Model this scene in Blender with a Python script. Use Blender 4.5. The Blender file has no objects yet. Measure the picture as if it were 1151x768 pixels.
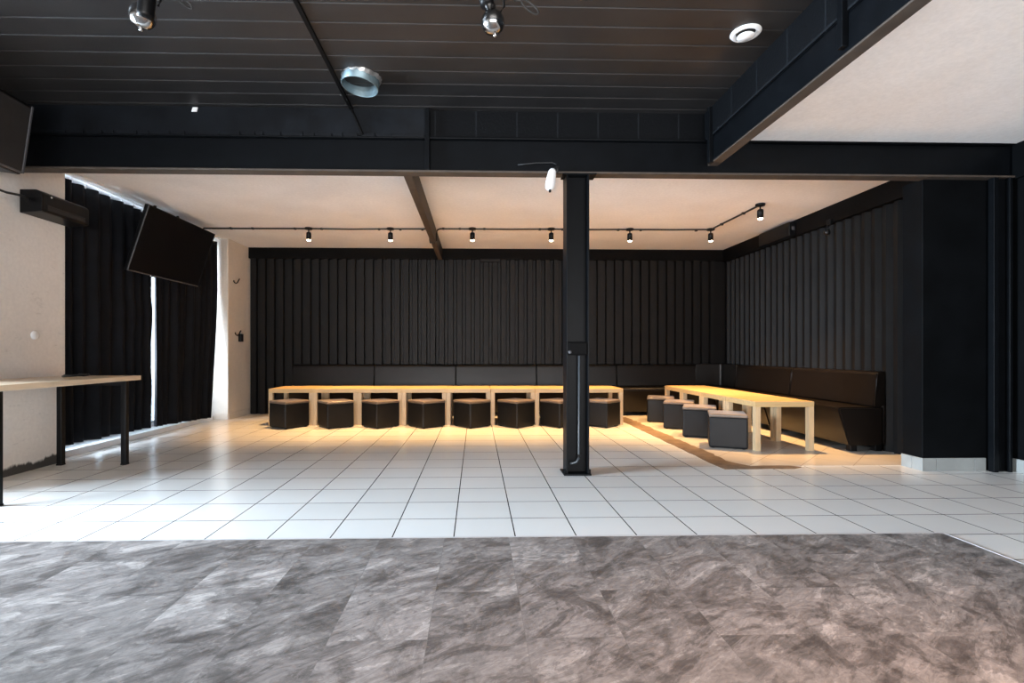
import bpy, bmesh, math, random
from mathutils import Vector, Matrix
random.seed(7)
C = bpy.context.scene.collection
SC = bpy.context.scene
PI = math.pi

# ------------------------------------------------------------------ camera
F, PX, PY, W, H = 565.0, 550.0, 396.0, 1151.0, 768.0
cam_d = bpy.data.cameras.new('camera')
cam = bpy.data.objects.new('camera', cam_d); C.objects.link(cam)
cam.location = (0, 0, 0.90)
cam.rotation_euler = (PI / 2, 0, -math.radians(1.5))
cam_d.sensor_fit = 'HORIZONTAL'
cam_d.sensor_width = 36.0
cam_d.lens = 36.0 * F / W
cam_d.shift_x = (W / 2 - PX) / W
cam_d.shift_y = (PY - H / 2) / W
cam_d.clip_start = 0.05
SC.camera = cam
SC.view_settings.view_transform = 'Standard'
SC.view_settings.look = 'None'
SC.view_settings.gamma = 1.0
SC.view_settings.use_curve_mapping = False
SC.view_settings.exposure = 0.0
SC.cycles.use_denoising = True
SC.cycles.max_bounces = 10
SC.cycles.diffuse_bounces = 6
SC.cycles.glossy_bounces = 4
SC.cycles.sample_clamp_indirect = 6.0

# ------------------------------------------------------------------ materials
class NT:
    def __init__(s, name):
        s.m = bpy.data.materials.new(name); s.m.use_nodes = True
        s.t = s.m.node_tree; s.t.nodes.clear()
        s.out = s.t.nodes.new('ShaderNodeOutputMaterial')
        s.b = s.t.nodes.new('ShaderNodeBsdfPrincipled')
        s.t.links.new(s.b.outputs[0], s.out.inputs[0])
    def n(s, kind, **kw):
        x = s.t.nodes.new(kind)
        for k, v in kw.items():
            if k.startswith('i_'):
                x.inputs[k[2:].replace('_', ' ')].default_value = v
            else:
                setattr(x, k, v)
        return x
    def l(s, a, b): s.t.links.new(a, b)
    def pos(s, loc=(0, 0, 0), rot=(0, 0, 0), scale=(1, 1, 1), obj=False):
        mp = s.n('ShaderNodeMapping')
        mp.inputs['Location'].default_value = loc
        mp.inputs['Rotation'].default_value = rot
        mp.inputs['Scale'].default_value = scale
        if obj:
            s.l(s.n('ShaderNodeTexCoord').outputs['Object'], mp.inputs[0])
        else:
            s.l(s.n('ShaderNodeNewGeometry').outputs['Position'], mp.inputs[0])
        return mp.outputs[0]
    def ramp(s, fac, stops):
        r = s.n('ShaderNodeValToRGB')
        e = r.color_ramp.elements
        while len(e) < len(stops): e.new(0.5)
        for i, (p, c) in enumerate(stops):
            e[i].position = p
            e[i].color = (c, c, c, 1) if isinstance(c, (int, float)) else (*c, 1)
        s.l(fac, r.inputs[0]); return r.outputs[0]
    def mix(s, fac, a, b, mode='MIX'):
        x = s.n('ShaderNodeMix', data_type='RGBA', blend_type=mode)
        for v, i in ((fac, 0), (a, 6), (b, 7)):
            if hasattr(v, 'is_linked'): s.l(v, x.inputs[i])
            elif isinstance(v, (int, float)): x.inputs[i].default_value = v if i == 0 else (v, v, v, 1)
            else: x.inputs[i].default_value = (*v, 1)
        return x.outputs[2]
    def bump(s, h, strength=0.3, dist=0.005):
        b = s.n('ShaderNodeBump'); b.inputs['Strength'].default_value = strength; b.inputs['Distance'].default_value = dist
        s.l(h, b.inputs['Height']); s.l(b.outputs[0], s.b.inputs['Normal'])

def noise(s, vec, scale, detail=4, rough=0.55, dist=0.0):
    x = s.n('ShaderNodeTexNoise'); s.l(vec, x.inputs['Vector'])
    x.inputs['Scale'].default_value = scale; x.inputs['Detail'].default_value = detail
    x.inputs['Roughness'].default_value = rough; x.inputs['Distortion'].default_value = dist
    return x.outputs[0]

def plain(name, col, rough=0.5, metal=0.0, var=0.12, nscale=14, bump=0.0, bscale=90, spec=0.5, coat=0.0, sheen=0.0):
    s = NT(name)
    v = s.pos(obj=True)
    nz = noise(s, v, nscale)
    dark = tuple(c * (1 - var) for c in col); lite = tuple(min(1, c * (1 + var)) for c in col)
    s.l(s.ramp(nz, [(0.3, dark), (0.7, lite)]), s.b.inputs['Base Color'])
    s.b.inputs['Roughness'].default_value = rough
    s.b.inputs['Metallic'].default_value = metal
    s.b.inputs['Specular IOR Level'].default_value = spec
    s.b.inputs['Coat Weight'].default_value = coat
    s.b.inputs['Sheen Weight'].default_value = sheen; s.b.inputs['Sheen Roughness'].default_value = 0.35
    if bump: s.bump(noise(s, v, bscale, 3), bump, 0.002)
    return s.m

def tile_mat(name, rot=0.0, loc=(-0.191, -2.72, 0), col=(0.76, 0.745, 0.715), joint=(0.07, 0.06, 0.055)):
    s = NT(name)
    v = s.pos(loc=loc) if not rot else s.pos(rot=(0, 0, rot), loc=loc)
    b = s.n('ShaderNodeTexBrick', offset=0.0, squash=1.0)
    s.l(v, b.inputs['Vector'])
    for k, x in (('Scale', 1.0), ('Mortar Size', 0.0032), ('Mortar Smooth', 0.1), ('Bias', 0.0), ('Brick Width', 0.2995), ('Row Height', 0.30)):
        b.inputs[k].default_value = x
    b.inputs['Color1'].default_value = (*[c * 1.02 for c in col], 1)
    b.inputs['Color2'].default_value = (*[c * 0.97 for c in col], 1)
    b.inputs['Mortar'].default_value = (*joint, 1)
    p = s.pos()
    mott = s.ramp(noise(s, p, 5, 6, 0.65), [(0.2, 0.985), (0.8, 1.01)])
    s.l(s.mix(1.0, b.outputs['Color'], mott, 'MULTIPLY'), s.b.inputs['Base Color'])
    s.b.inputs['Roughness'].default_value = 0.24
    inv = s.n('ShaderNodeMath', operation='SUBTRACT'); inv.inputs[0].default_value = 1.0
    s.l(b.outputs['Fac'], inv.inputs[1])
    s.bump(inv.outputs[0], 0.35, 0.002)
    return s.m

def vinyl_mat():
    s = NT('slate_vinyl_planks')
    v = s.pos(rot=(0, 0, PI / 2), loc=(-1.53, 0.152, 0))
    b = s.n('ShaderNodeTexBrick', offset=0.5, squash=1.0)
    s.l(v, b.inputs['Vector'])
    for k, x in (('Scale', 1.0), ('Mortar Size', 0.0008), ('Mortar Smooth', 0.2), ('Bias', 0.0), ('Brick Width', 0.62), ('Row Height', 0.308)):
        b.inputs[k].default_value = x
    b.inputs['Color1'].default_value = (0, 0, 0, 1)
    b.inputs['Color2'].default_value = (1, 1, 1, 1)
    b.inputs['Mortar'].default_value = (0.5, 0.5, 0.5, 1)
    # cleft slate: streaks that run diagonally, different per plank
    ofs = s.n('ShaderNodeVectorMath', operation='SCALE'); s.l(b.outputs['Color'], ofs.inputs[0]); ofs.inputs[3].default_value = 3.7
    add = s.n('ShaderNodeVectorMath', operation='ADD'); s.l(ofs.outputs[0], add.inputs[0]); s.l(s.pos(rot=(0, 0, -0.62), scale=(1.0, 1.0, 1)), add.inputs[1])
    st = s.n('ShaderNodeMapping'); st.inputs['Scale'].default_value = (2.2, 5.0, 1); s.l(add.outputs[0], st.inputs[0])
    st2 = s.n('ShaderNodeMapping'); st2.inputs['Scale'].default_value = (3.0, 9.0, 1); s.l(add.outputs[0], st2.inputs[0])
    n1 = noise(s, st.outputs[0], 1.15, 14, 0.70, 1.3)
    n2 = noise(s, add.outputs[0], 5.0, 14, 0.72, 1.2)
    n3 = noise(s, st2.outputs[0], 3.4, 14, 0.78, 1.4)
    c1 = s.ramp(n1, [(0.34, (0.092, 0.080, 0.075)), (0.455, (0.142, 0.126, 0.117)), (0.475, (0.198, 0.178, 0.166)), (0.575, (0.222, 0.200, 0.187)), (0.595, (0.315, 0.287, 0.267))])
    c2 = s.ramp(n2, [(0.36, 0.60), (0.47, 0.92), (0.50, 1.08), (0.63, 1.28)])
    c3 = s.ramp(n3, [(0.36, 0.66), (0.5, 1.0), (0.62, 1.30)])
    tone = s.ramp(b.outputs['Color'], [(0.0, 0.86), (1.0, 1.14)])
    col = s.mix(1.0, c1, c2, 'MULTIPLY'); col = s.mix(1.0, col, c3, 'MULTIPLY'); col = s.mix(1.0, col, tone, 'MULTIPLY')
    # short dark chips along cleft edges
    vo = noise(s, st.outputs[0], 1.15, 5, 0.6, 1.3)
    m1 = s.n('ShaderNodeMath', operation='SUBTRACT'); s.l(vo, m1.inputs[0]); m1.inputs[1].default_value = 0.47
    m2 = s.n('ShaderNodeMath', operation='ABSOLUTE'); s.l(m1.outputs[0], m2.inputs[0])
    crack = s.ramp(m2.outputs[0], [(0.0, 0.25), (0.004, 1.0)])
    msk = s.ramp(noise(s, add.outputs[0], 3.3, 2), [(0.58, 0.0), (0.62, 0.9)])
    col = s.mix(msk, col, s.mix(1.0, col, crack, 'MULTIPLY'))
    col = s.mix(b.outputs['Fac'], col, (0.15, 0.14, 0.13))
    s.l(col, s.b.inputs['Base Color'])
    s.l(s.ramp(n2, [(0.3, 0.36), (0.7, 0.52)]), s.b.inputs['Roughness'])
    s.b.inputs['Specular IOR Level'].default_value = 0.45
    s.bump(n3, 0.35, 0.004)
    return s.m

def plaster_mat(name, col, dirt=True):
    s = NT(name)
    p = s.pos()
    base = s.ramp(noise(s, p, 1.7, 6, 0.6), [(0.3, tuple(c * 0.90 for c in col)), (0.7, col)])
    fine = s.ramp(noise(s, p, 38, 4, 0.6), [(0.3, 0.94), (0.7, 1.03)])
    c = s.mix(1.0, base, fine, 'MULTIPLY')
    if dirt:
        # scuffs and the damp black tide mark along the foot of the wall
        sc = s.ramp(noise(s, s.pos(scale=(1, 3, 9)), 2.3, 7, 0.7), [(0.60, 0.0), (0.74, 0.42)])
        c = s.mix(sc, c, (0.26, 0.22, 0.19))
        sx = s.n('ShaderNodeSeparateXYZ'); s.l(s.n('ShaderNodeNewGeometry').outputs['Position'], sx.inputs[0])
        wob = noise(s, s.pos(scale=(1, 4, 1)), 2.2, 5, 0.6)
        a = s.n('ShaderNodeMath', operation='MULTIPLY'); s.l(wob, a.inputs[0]); a.inputs[1].default_value = 0.16
        d = s.n('ShaderNodeMath', operation='SUBTRACT'); s.l(a.outputs[0], d.inputs[0]); s.l(sx.outputs['Z'], d.inputs[1])
        foot = s.ramp(d.outputs[0], [(0.012, 0.0), (0.030, 0.95)])
        c = s.mix(foot, c, (0.022, 0.019, 0.016))
    s.l(c, s.b.inputs['Base Color'])
    s.b.inputs['Roughness'].default_value = 0.85
    s.bump(noise(s, p, 60, 5), 0.25, 0.003)
    return s.m

def wood_mat(name, col, axis=0, rough=0.42, grain=1.0):
    s = NT(name)
    sc = [14, 14, 14]; sc[axis] = 1.2
    v = s.pos(obj=True, scale=sc)
    g = noise(s, v, 2.4, 6, 0.6, 0.8)
    a = tuple(c * (1 - 0.16 * grain) for c in col); b_ = tuple(min(1, c * (1 + 0.10 * grain)) for c in col)
    s.l(s.ramp(g, [(0.3, a), (0.65, b_)]), s.b.inputs['Base Color'])
    s.b.inputs['Roughness'].default_value = rough
    return s.m

def block_mat(name, axis):
    """black painted blockwork; AXIS is the direction the course runs in"""
    s = NT(name)
    v = s.pos(rot=(PI / 2, 0, 0)) if axis == 0 else s.pos(rot=(PI / 2, PI / 2, 0))
    sx = s.n('ShaderNodeSeparateXYZ'); s.l(s.n('ShaderNodeNewGeometry').outputs['Position'], sx.inputs[0])
    cb = s.n('ShaderNodeCombineXYZ'); s.l(sx.outputs['X' if axis == 0 else 'Y'], cb.inputs[0])
    az = s.n('ShaderNodeMath', operation='SUBTRACT'); s.l(sx.outputs['Z'], az.inputs[0]); az.inputs[1].default_value = 2.47
    s.l(az.outputs[0], cb.inputs[1])
    b = s.n('ShaderNodeTexBrick', offset=0.0); s.l(cb.outputs[0], b.inputs['Vector'])
    for k, x in (('Scale', 1.0), ('Mortar Size', 0.006), ('Mortar Smooth', 0.4), ('Bias', 0.0), ('Brick Width', 0.30), ('Row Height', 0.215)):
        b.inputs[k].default_value = x
    b.inputs['Color1'].default_value = (0.0022, 0.0027, 0.0035, 1); b.inputs['Color2'].default_value = (0.0028, 0.0033, 0.0042, 1)
    b.inputs['Mortar'].default_value = (0.009, 0.0105, 0.0125, 1)
    s.b.inputs['Specular IOR Level'].default_value = 0.1
    s.l(b.outputs['Color'], s.b.inputs['Base Color'])
    s.b.inputs['Roughness'].default_value = 0.6
    s.bump(noise(s, s.pos(), 70, 4), 0.4, 0.004)
    return s.m

def glass_mat():
    s = NT('window_glass')
    s.t.nodes.remove(s.b)
    tr = s.n('ShaderNodeBsdfTransparent'); gl = s.n('ShaderNodeBsdfGlossy'); gl.inputs['Roughness'].default_value = 0.02
    fr = s.n('ShaderNodeFresnel'); fr.inputs[0].default_value = 1.45
    mx = s.n('ShaderNodeMixShader'); s.l(fr.outputs[0], mx.inputs[0]); s.l(tr.outputs[0], mx.inputs[1]); s.l(gl.outputs[0], mx.inputs[2])
    s.l(mx.outputs[0], s.out.inputs[0])
    return s.m

def emit_mat(name, col, strength):
    s = NT(name)
    s.b.inputs['Base Color'].default_value = (0.8, 0.75, 0.7, 1)
    s.b.inputs['Emission Color'].default_value = (*col, 1)
    s.b.inputs['Emission Strength'].default_value = strength
    return s.m

M = dict(
    tile=tile_mat('glazed_floor_tiles'),
    tile45=tile_mat('floor_tiles_laid_diagonally', rot=PI / 4, loc=(0.05, 0.11, 0), col=(0.66, 0.60, 0.53), joint=(0.42, 0.37, 0.31)),
    vinyl=vinyl_mat(),
    cement=plain('brown_cement', (0.16, 0.105, 0.065), 0.8, var=0.35, nscale=9, bump=0.6),
    edge=plain('pale_edge_strip', (0.48, 0.46, 0.46), 0.4),
    plaster=plaster_mat('stained_plaster', (0.79, 0.74, 0.69)),
    pier=plaster_mat('cream_plaster', (0.66, 0.60, 0.53), dirt=False),
    white=plaster_mat('white_ceiling_paint', (0.92, 0.895, 0.88), dirt=False),
    board=plain('black_ceiling_boards', (0.0165, 0.0155, 0.0155), 0.45, spec=0.3, var=0.25, nscale=3, bump=0.05),
    sheet=plain('black_profiled_sheet', (0.0068, 0.0062, 0.0060), 0.48, spec=0.17, var=0.2, nscale=5),
    band=plain('black_paint', (0.0028, 0.0026, 0.0026), 0.65, spec=0.07, var=0.25, nscale=6, bump=0.1),
    darkwall=plain('black_wall_paint', (0.0018, 0.0022, 0.0027), 0.6, spec=0.06, var=0.3, nscale=5, bump=0.15),
    underlit=plain('underlit_steel_flange', (0.050, 0.038, 0.030), 0.55, spec=0.4, var=0.25, nscale=9),  # black steel undersides, floor light painted in as a lighter brown
    steel=plain('black_steel', (0.0022, 0.0028, 0.0037), 0.45, spec=0.10, var=0.25, nscale=9, bump=0.08),
    block_x=block_mat('black_blockwork', 0), block_y=block_mat('black_blockwork_along', 1),
    rough=plain('black_rough_render', (0.0042, 0.0055, 0.0076), 0.45, spec=0.2, var=0.45, nscale=7, bump=1.0, bscale=11),
    pad=plain('lit_stool_top', (0.135, 0.100, 0.078), 0.36, spec=0.6, sheen=0.2, var=0.2, nscale=9, bump=0.2, bscale=140),  # tan stands for lamp light on black stool tops, painted into the colour
    leather=plain('black_leatherette', (0.0075, 0.0055, 0.0044), 0.30, spec=0.28, var=0.15, nscale=9, bump=0.2, bscale=160),
    stool=plain('black_stool_leatherette', (0.0062, 0.0063, 0.0070), 0.40, spec=0.2, var=0.2, nscale=9, bump=0.2, bscale=140),
    birch=wood_mat('birch_effect', (0.54, 0.375, 0.18), 0, 0.38),
    birch_y=wood_mat('birch_effect_along', (0.54, 0.375, 0.18), 1, 0.38),
    birch_z=wood_mat('birch_effect_upright', (0.54, 0.40, 0.24), 2, 0.42),
    tall=wood_mat('pale_beech', (0.72, 0.55, 0.38), 1, 0.32),
    curtain=plain('black_curtain_cloth', (0.0038, 0.0043, 0.0062), 0.75, spec=0.14, var=0.3, nscale=8),
    tv=plain('black_glossy_screen', (0.004, 0.004, 0.0045), 0.32, spec=0.3, var=0.05),
    plastic=plain('black_plastic', (0.0036, 0.0036, 0.004), 0.4, spec=0.18, var=0.15),
    greyplastic=plain('dark_grey_plastic', (0.022, 0.021, 0.021), 0.55, spec=0.3, var=0.15, bump=0.3, bscale=200),
    bezel=plain('grey_bezel', (0.07, 0.07, 0.075), 0.4),
    chrome=plain('chrome', (0.42, 0.41, 0.40), 0.14, 1.0, var=0.03),
    galv=plain('galvanised_steel', (0.15, 0.21, 0.235), 0.45, 0.6, var=0.15, nscale=18),
    foil=plain('silver_tape', (0.80, 0.78, 0.76), 0.3, 0.9, var=0.15, nscale=30, bump=0.8, bscale=40),
    wplastic=plain('white_plastic', (0.80, 0.80, 0.80), 0.35, var=0.03),
    whiterail=plain('white_rail', (0.82, 0.83, 0.84), 0.3, var=0.04),
    frame=plain('white_window_frame', (0.75, 0.77, 0.79), 0.4, var=0.04),
    skirt=plain('grey_skirting_tile', (0.25, 0.26, 0.25), 0.5, var=0.12, nscale=6),
    grout=plain('dark_joint', (0.10, 0.10, 0.10), 0.8),
    cable=plain('black_cable', (0.012, 0.012, 0.012), 0.5),
    greycable=plain('grey_steel_tube', (0.16, 0.19, 0.22), 0.35, 0.4),
    glass=glass_mat(),
    glow=emit_mat('lamp_glow', (1.0, 0.80, 0.55), 30.0),
    ground=plain('outdoor_paving', (0.5, 0.48, 0.45), 0.9),
)

# ------------------------------------------------------------------ mesh helpers
class MB:
    def __init__(s): s.bm = bmesh.new()
    def _merge(s, t, mat=None, smooth=False):
        if mat is not None: bmesh.ops.transform(t, matrix=mat, verts=t.verts)
        for f in t.faces: f.smooth = smooth
        me = bpy.data.meshes.new('tmp'); t.to_mesh(me); t.free()
        s.bm.from_mesh(me); bpy.data.meshes.remove(me); return s
    def box(s, x0, x1, y0, y1, z0, z1, bevel=0.0, seg=2, mat=None):
        t = bmesh.new(); bmesh.ops.create_cube(t, size=1.0)
        bmesh.ops.scale(t, vec=(x1 - x0, y1 - y0, z1 - z0), verts=t.verts)
        bmesh.ops.translate(t, vec=((x0 + x1) / 2, (y0 + y1) / 2, (z0 + z1) / 2), verts=t.verts)
        if bevel: bmesh.ops.bevel(t, geom=list(t.edges), offset=bevel, segments=seg, profile=0.5, affect='EDGES')
        return s._merge(t, mat)
    def tube(s, pts, r, n=10, cap=True):
        """round bar through a list of points"""
        t = bmesh.new(); rings = []
        P = [Vector(p) for p in pts]
        up = Vector((0, 0, 1))
        for i, p in enumerate(P):
            d = (P[min(i + 1, len(P) - 1)] - P[max(i - 1, 0)]).normalized()
            a = d.cross(up if abs(d.z) < 0.95 else Vector((1, 0, 0))).normalized(); b = d.cross(a).normalized()
            rings.append([t.verts.new(p + r * (math.cos(k * 2 * PI / n) * a + math.sin(k * 2 * PI / n) * b)) for k in range(n)])
        for A, B in zip(rings, rings[1:]):
            for k in range(n): t.faces.new((A[k], A[(k + 1) % n], B[(k + 1) % n], B[k]))
        if cap: t.faces.new(rings[0]); t.faces.new(rings[-1])
        bmesh.ops.recalc_face_normals(t, faces=t.faces)
        return s._merge(t, None, True)
    def lathe(s, prof, n=24, mat=None, smooth=True, close=False):
        """prof: (r, z) pairs turned round z"""
        t = bmesh.new(); rings = []
        for r, z in prof:
            if r < 1e-6: rings.append([t.verts.new((0, 0, z))])
            else: rings.append([t.verts.new((r * math.cos(k * 2 * PI / n), r * math.sin(k * 2 * PI / n), z)) for k in range(n)])
        pairs = list(zip(rings, rings[1:])) + ([(rings[-1], rings[0])] if close else [])
        for A, B in pairs:
            for k in range(n):
                a0, a1 = A[k % len(A)], A[(k + 1) % len(A)]; b0, b1 = B[k % len(B)], B[(k + 1) % len(B)]
                vs = []
                for v in (a0, a1, b1, b0):
                    if v not in vs: vs.append(v)
                if len(vs) >= 3:
                    try: t.faces.new(vs)
                    except ValueError: pass
        bmesh.ops.recalc_face_normals(t, faces=t.faces)
        return s._merge(t, mat, smooth)
    def prism(s, poly, a, b, axis='x', bevel=0.0, seg=3, smooth=False, mat=None):
        """poly: closed 2-D outline swept from a to b along AXIS (x: poly is (y,z); y: (x,z); z: (x,y))"""
        t = bmesh.new()
        def P(p, q):
            return {'x': (q, p[0], p[1]), 'y': (p[0], q, p[1]), 'z': (p[0], p[1], q)}[axis]
        A = [t.verts.new(P(p, a)) for p in poly]; B = [t.verts.new(P(p, b)) for p in poly]
        n = len(poly)
        for k in range(n): t.faces.new((A[k], A[(k + 1) % n], B[(k + 1) % n], B[k]))
        t.faces.new(A); t.faces.new(B)
        bmesh.ops.recalc_face_normals(t, faces=t.faces)
        if bevel: bmesh.ops.bevel(t, geom=list(t.edges), offset=bevel, segments=seg, profile=0.5, affect='EDGES')
        return s._merge(t, mat, smooth)
    def build(s, name, m, parent=None, loc=None):
        me = bpy.data.meshes.new(name); s.bm.to_mesh(me); s.bm.free()
        me.materials.append(m)
        o = bpy.data.objects.new(name, me); C.objects.link(o)
        if parent is not None: o.parent = parent
        if loc is not None: o.location = loc
        return o

def tag(o, label, cat=None, group=None, kind=None):
    o['label'] = label
    if cat: o['category'] = cat
    if group: o['group'] = group
    if kind: o['kind'] = kind
    return o
def thing(name, label, cat, loc=(0, 0, 0), rz=0.0, group=None):
    o = bpy.data.objects.new(name, None); C.objects.link(o)
    o.empty_display_size = 0.1
    o.location = loc; o.rotation_euler = (0, 0, rz)
    return tag(o, label, cat, group)
def struct(mb, name, m, label=None, cat='structure'):
    o = mb.build(name, m); o['kind'] = 'structure'
    if label: o['label'] = label; o['category'] = cat
    return o
def dup(root, loc, rz, label):
    r = root.copy(); C.objects.link(r); r.location = loc; r.rotation_euler = (0, 0, rz); r['label'] = label
    for ch in list(root.children):
        c = ch.copy(); C.objects.link(c); c.parent = r
        for g in list(ch.children):
            d = g.copy(); C.objects.link(d); d.parent = c
    return r
def rounded(pts, r, seg=4):
    """round the corners of an outline; r one radius or a list"""
    out = []; n = len(pts)
    for i in range(n):
        p = Vector(pts[i]); a = Vector(pts[i - 1]); b = Vector(pts[(i + 1) % n])
        rr = r[i] if isinstance(r, (list, tuple)) else r
        if rr <= 0: out.append(tuple(p)); continue
        u = (a - p).normalized(); v = (b - p).normalized()
        rr = min(rr, (a - p).length * 0.49, (b - p).length * 0.49)
        p0, p1 = p + u * rr, p + v * rr
        for k in range(seg + 1):
            t = k / seg
            out.append(tuple((1 - t) ** 2 * p0 + 2 * t * (1 - t) * p + t * t * p1))
    return out

# ------------------------------------------------------------------ the room
ZC = 2.42           # white ceiling
ZB = 2.67           # black boarded ceiling
XL, XR = -3.39, 4.06
YB = 7.44           # back wall
YW = -3.0           # wall behind the camera
mb = MB(); mb.box(-3.66, 4.3, 2.36, YB + 0.1, -0.12, 0.0); mb.box(2.30, 4.3, YW, 2.36, -0.12, 0.0)
struct(mb, 'floor', M['tile'], 'pale square glazed floor tiles with thin dark joints', 'floor')
mb = MB(); mb.box(-3.66, 2.312, YW, 2.432, -0.12, 0.004)
struct(mb, 'floor_vinyl', M['vinyl'], 'grey slate-look vinyl plank floor in front of the pale tiles', 'floor')
mb = MB(); mb.box(-3.38, 2.318, 2.430, 2.438, -0.01, 0.0055); mb.box(2.312, 2.319, YW, 2.438, -0.01, 0.0055)
struct(mb, 'trim_1', M['edge'], 'thin pale edge strip around the slate-look floor', 'trim')
mb = MB(); mb.box(2.07, 3.72, 3.90, YB, -0.02, 0.002)
struct(mb, 'floor_seating', M['tile45'], 'tiles laid diagonally under the right-hand seating', 'floor')
# torn cement strip, L-shaped, where a wall once stood
pts_l, pts_r = [], []
y = 6.9
while y > 3.96:
    pts_l.append((1.90 + random.uniform(-0.006, 0.006), y)); pts_r.append((2.075 + random.uniform(-0.018, 0.022), y)); y -= 0.07
outline = [p for p in pts_l] + [(1.905, 3.80)]
x = 2.0
while x < 2.50:
    outline.append((x, 3.81 + random.uniform(-0.006, 0.006))); x += 0.09
inner = []
outline.append((2.54, 3.86))
x = 2.48
while x > 2.10:
    inner.append((x, 3.905 + random.uniform(-0.012, 0.012))); x -= 0.08
outline += inner + list(reversed(pts_r))
mb = MB(); mb.prism(outline, -0.01, 0.004, 'z')
struct(mb, 'trim_2', M['cement'], 'brown L-shaped strip of bare cement let into the floor tiles', 'floor strip')

# ceilings
prof = [(YW, 2.80)]
y = YW
k0 = 2.717 - 0.152 * 40
ys = [k0 + 0.152 * i for i in range(60)]
ys = [v for v in ys if YW + 0.05 < v < 3.66]
prof = [(YW, ZB)]
for v in ys:
    prof += [(v - 0.006, ZB), (v - 0.002, ZB + 0.006), (v + 0.002, ZB + 0.006), (v + 0.006, ZB)]
prof += [(3.70, ZB), (3.70, ZB + 0.1), (YW, ZB + 0.1)]
mb = MB(); mb.prism(prof, -3.6, 1.76, 'x')
struct(mb, 'ceiling', M['board'], 'black boarded ceiling with fine pale joints', 'ceiling')
mb = MB(); mb.box(-3.66, 4.0, 3.70, YB + 0.1, ZC, ZC + 0.15)
struct(mb, 'ceiling_back', M['white'], 'white ceiling over the seating', 'ceiling')
mb = MB(); mb.box(1.74, 4.3, YW, 3.70, 2.462, 2.60)
struct(mb, 'ceiling_right', M['white'], 'white ceiling on the right beyond the long beam', 'ceiling')

# profiled sheet walls
def sheet_profile(length, period, crest, slope, depth, jitter=0.0):
    pts, s_ = [(0, 0)], 0.02
    while s_ + period < length:
        j = random.uniform(-jitter, jitter)
        pts += [(s_ + j, 0), (s_ + slope + j, depth), (s_ + slope + crest + j, depth), (s_ + 2 * slope + crest + j, 0)]
        s_ += period
    pts.append((length, 0)); return pts
pr = sheet_profile(7.02, 0.130, 0.070, 0.010, 0.046)
# small stiffening groove down the middle of every crest
poly = []
for i, (a, d) in enumerate(pr): poly.append((-3.30 + a, YB - d))
poly += [(3.80, YB), (3.80, YB + 0.1), (-3.30, YB + 0.1)]
mb = MB(); mb.prism(poly, 0.0, ZC, 'z')
struct(mb, 'wall_back', M['sheet'], 'black profiled metal sheet wall behind the long bench row', 'wall')
pr = sheet_profile(3.62, 0.125, 0.036, 0.030, 0.042)
poly = [(3.745, YB)] + [(3.745 - d, YB - 0.03 - a) for a, d in pr] + [(3.85, YB - 0.03 - 3.62), (3.85, YB)]
mb = MB(); mb.prism(poly, 0.0, ZC, 'z')
struct(mb, 'wall_right', M['sheet'], 'black ribbed metal sheet wall on the right of the seating', 'wall')
mb = MB(); mb.box(-3.30, 3.74, 7.375, YB, 2.262, ZC, 0.003)
struct(mb, 'trim_3', M['band'], 'black board along the top of the back wall', 'trim')
mb = MB(); mb.box(3.665, 3.74, 3.89, 7.38, 2.235, ZC, 0.003)
struct(mb, 'trim_4', M['band'], 'black board along the top of the ribbed right wall', 'trim')

# left wall with two window openings, and the pier
mb = MB()
mb.box(-3.66, XL, YW, -0.6, 0, 2.75); mb.box(-3.66, XL, 3.15, 4.235, 0, 2.75)
mb.box(-3.66, XL, -0.6, 3.15, 2.25, 2.75); mb.box(-3.66, XL, -0.6, 3.15, 0, 0.06)
struct(mb, 'wall_left', M['plaster'], 'stained cream plaster wall behind the tall table', 'wall')
mb = MB(); mb.box(-3.80, -3.305, 6.79, YB + 0.1, 0, ZC, 0.006)
struct(mb, 'wall_pier', M['pier'], 'narrow cream plaster pier between curtain and back wall', 'wall')
mb = MB(); mb.box(-3.305, -3.294, 6.79, 7.40, 0, 0.085, 0.003); mb.box(-3.47, -3.305, 6.779, 6.79, 0, 0.085, 0.003)
struct(mb, 'baseboard_left', M['pier'], 'low cream skirting at the foot of the pier', 'skirting')
mb = MB(); mb.box(-3.85, -3.58, 4.20, 6.80, 2.36, 2.75); mb.box(-3.80, -3.50, 4.235, 6.78, 0.0, 0.055, 0.004)
struct(mb, 'sill_left', M['frame'], 'low white sill below the curtains', 'sill')

def window(name, x, y0, y1, z0, z1, mull, label):
    r = bpy.data.objects.new(name, None); C.objects.link(r); tag(r, label, 'window', kind='structure')
    r.location = (x, y0, z0)
    L_, Hh = y1 - y0, z1 - z0
    f = MB()
    f.box(-0.03, 0.03, 0, L_, 0, 0.06, .004); f.box(-0.03, 0.03, 0, L_, Hh - 0.06, Hh, .004)
    for i in range(mull + 1):
        c = min(max(i * L_ / mull, 0.03), L_ - 0.03)
        f.box(-0.03, 0.03, c - 0.03, c + 0.03, 0.06, Hh - 0.06, .004)
    f.build('window_frame', M['frame'], r)
    for i in range(mull):
        g = MB(); g.box(-0.004, 0.004, i * L_ / mull + 0.03, (i + 1) * L_ / mull - 0.03, 0.06, Hh - 0.06)
        g.build('pane', M['glass'], r)
    return r
window('window_1', -3.72, 4.235, 6.79, 0.055, 2.36, 3, 'white framed window behind the black curtains')
window('window_2', -3.56, -0.6, 3.15, 0.06, 2.25, 3, 'white framed window in the left wall')

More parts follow.
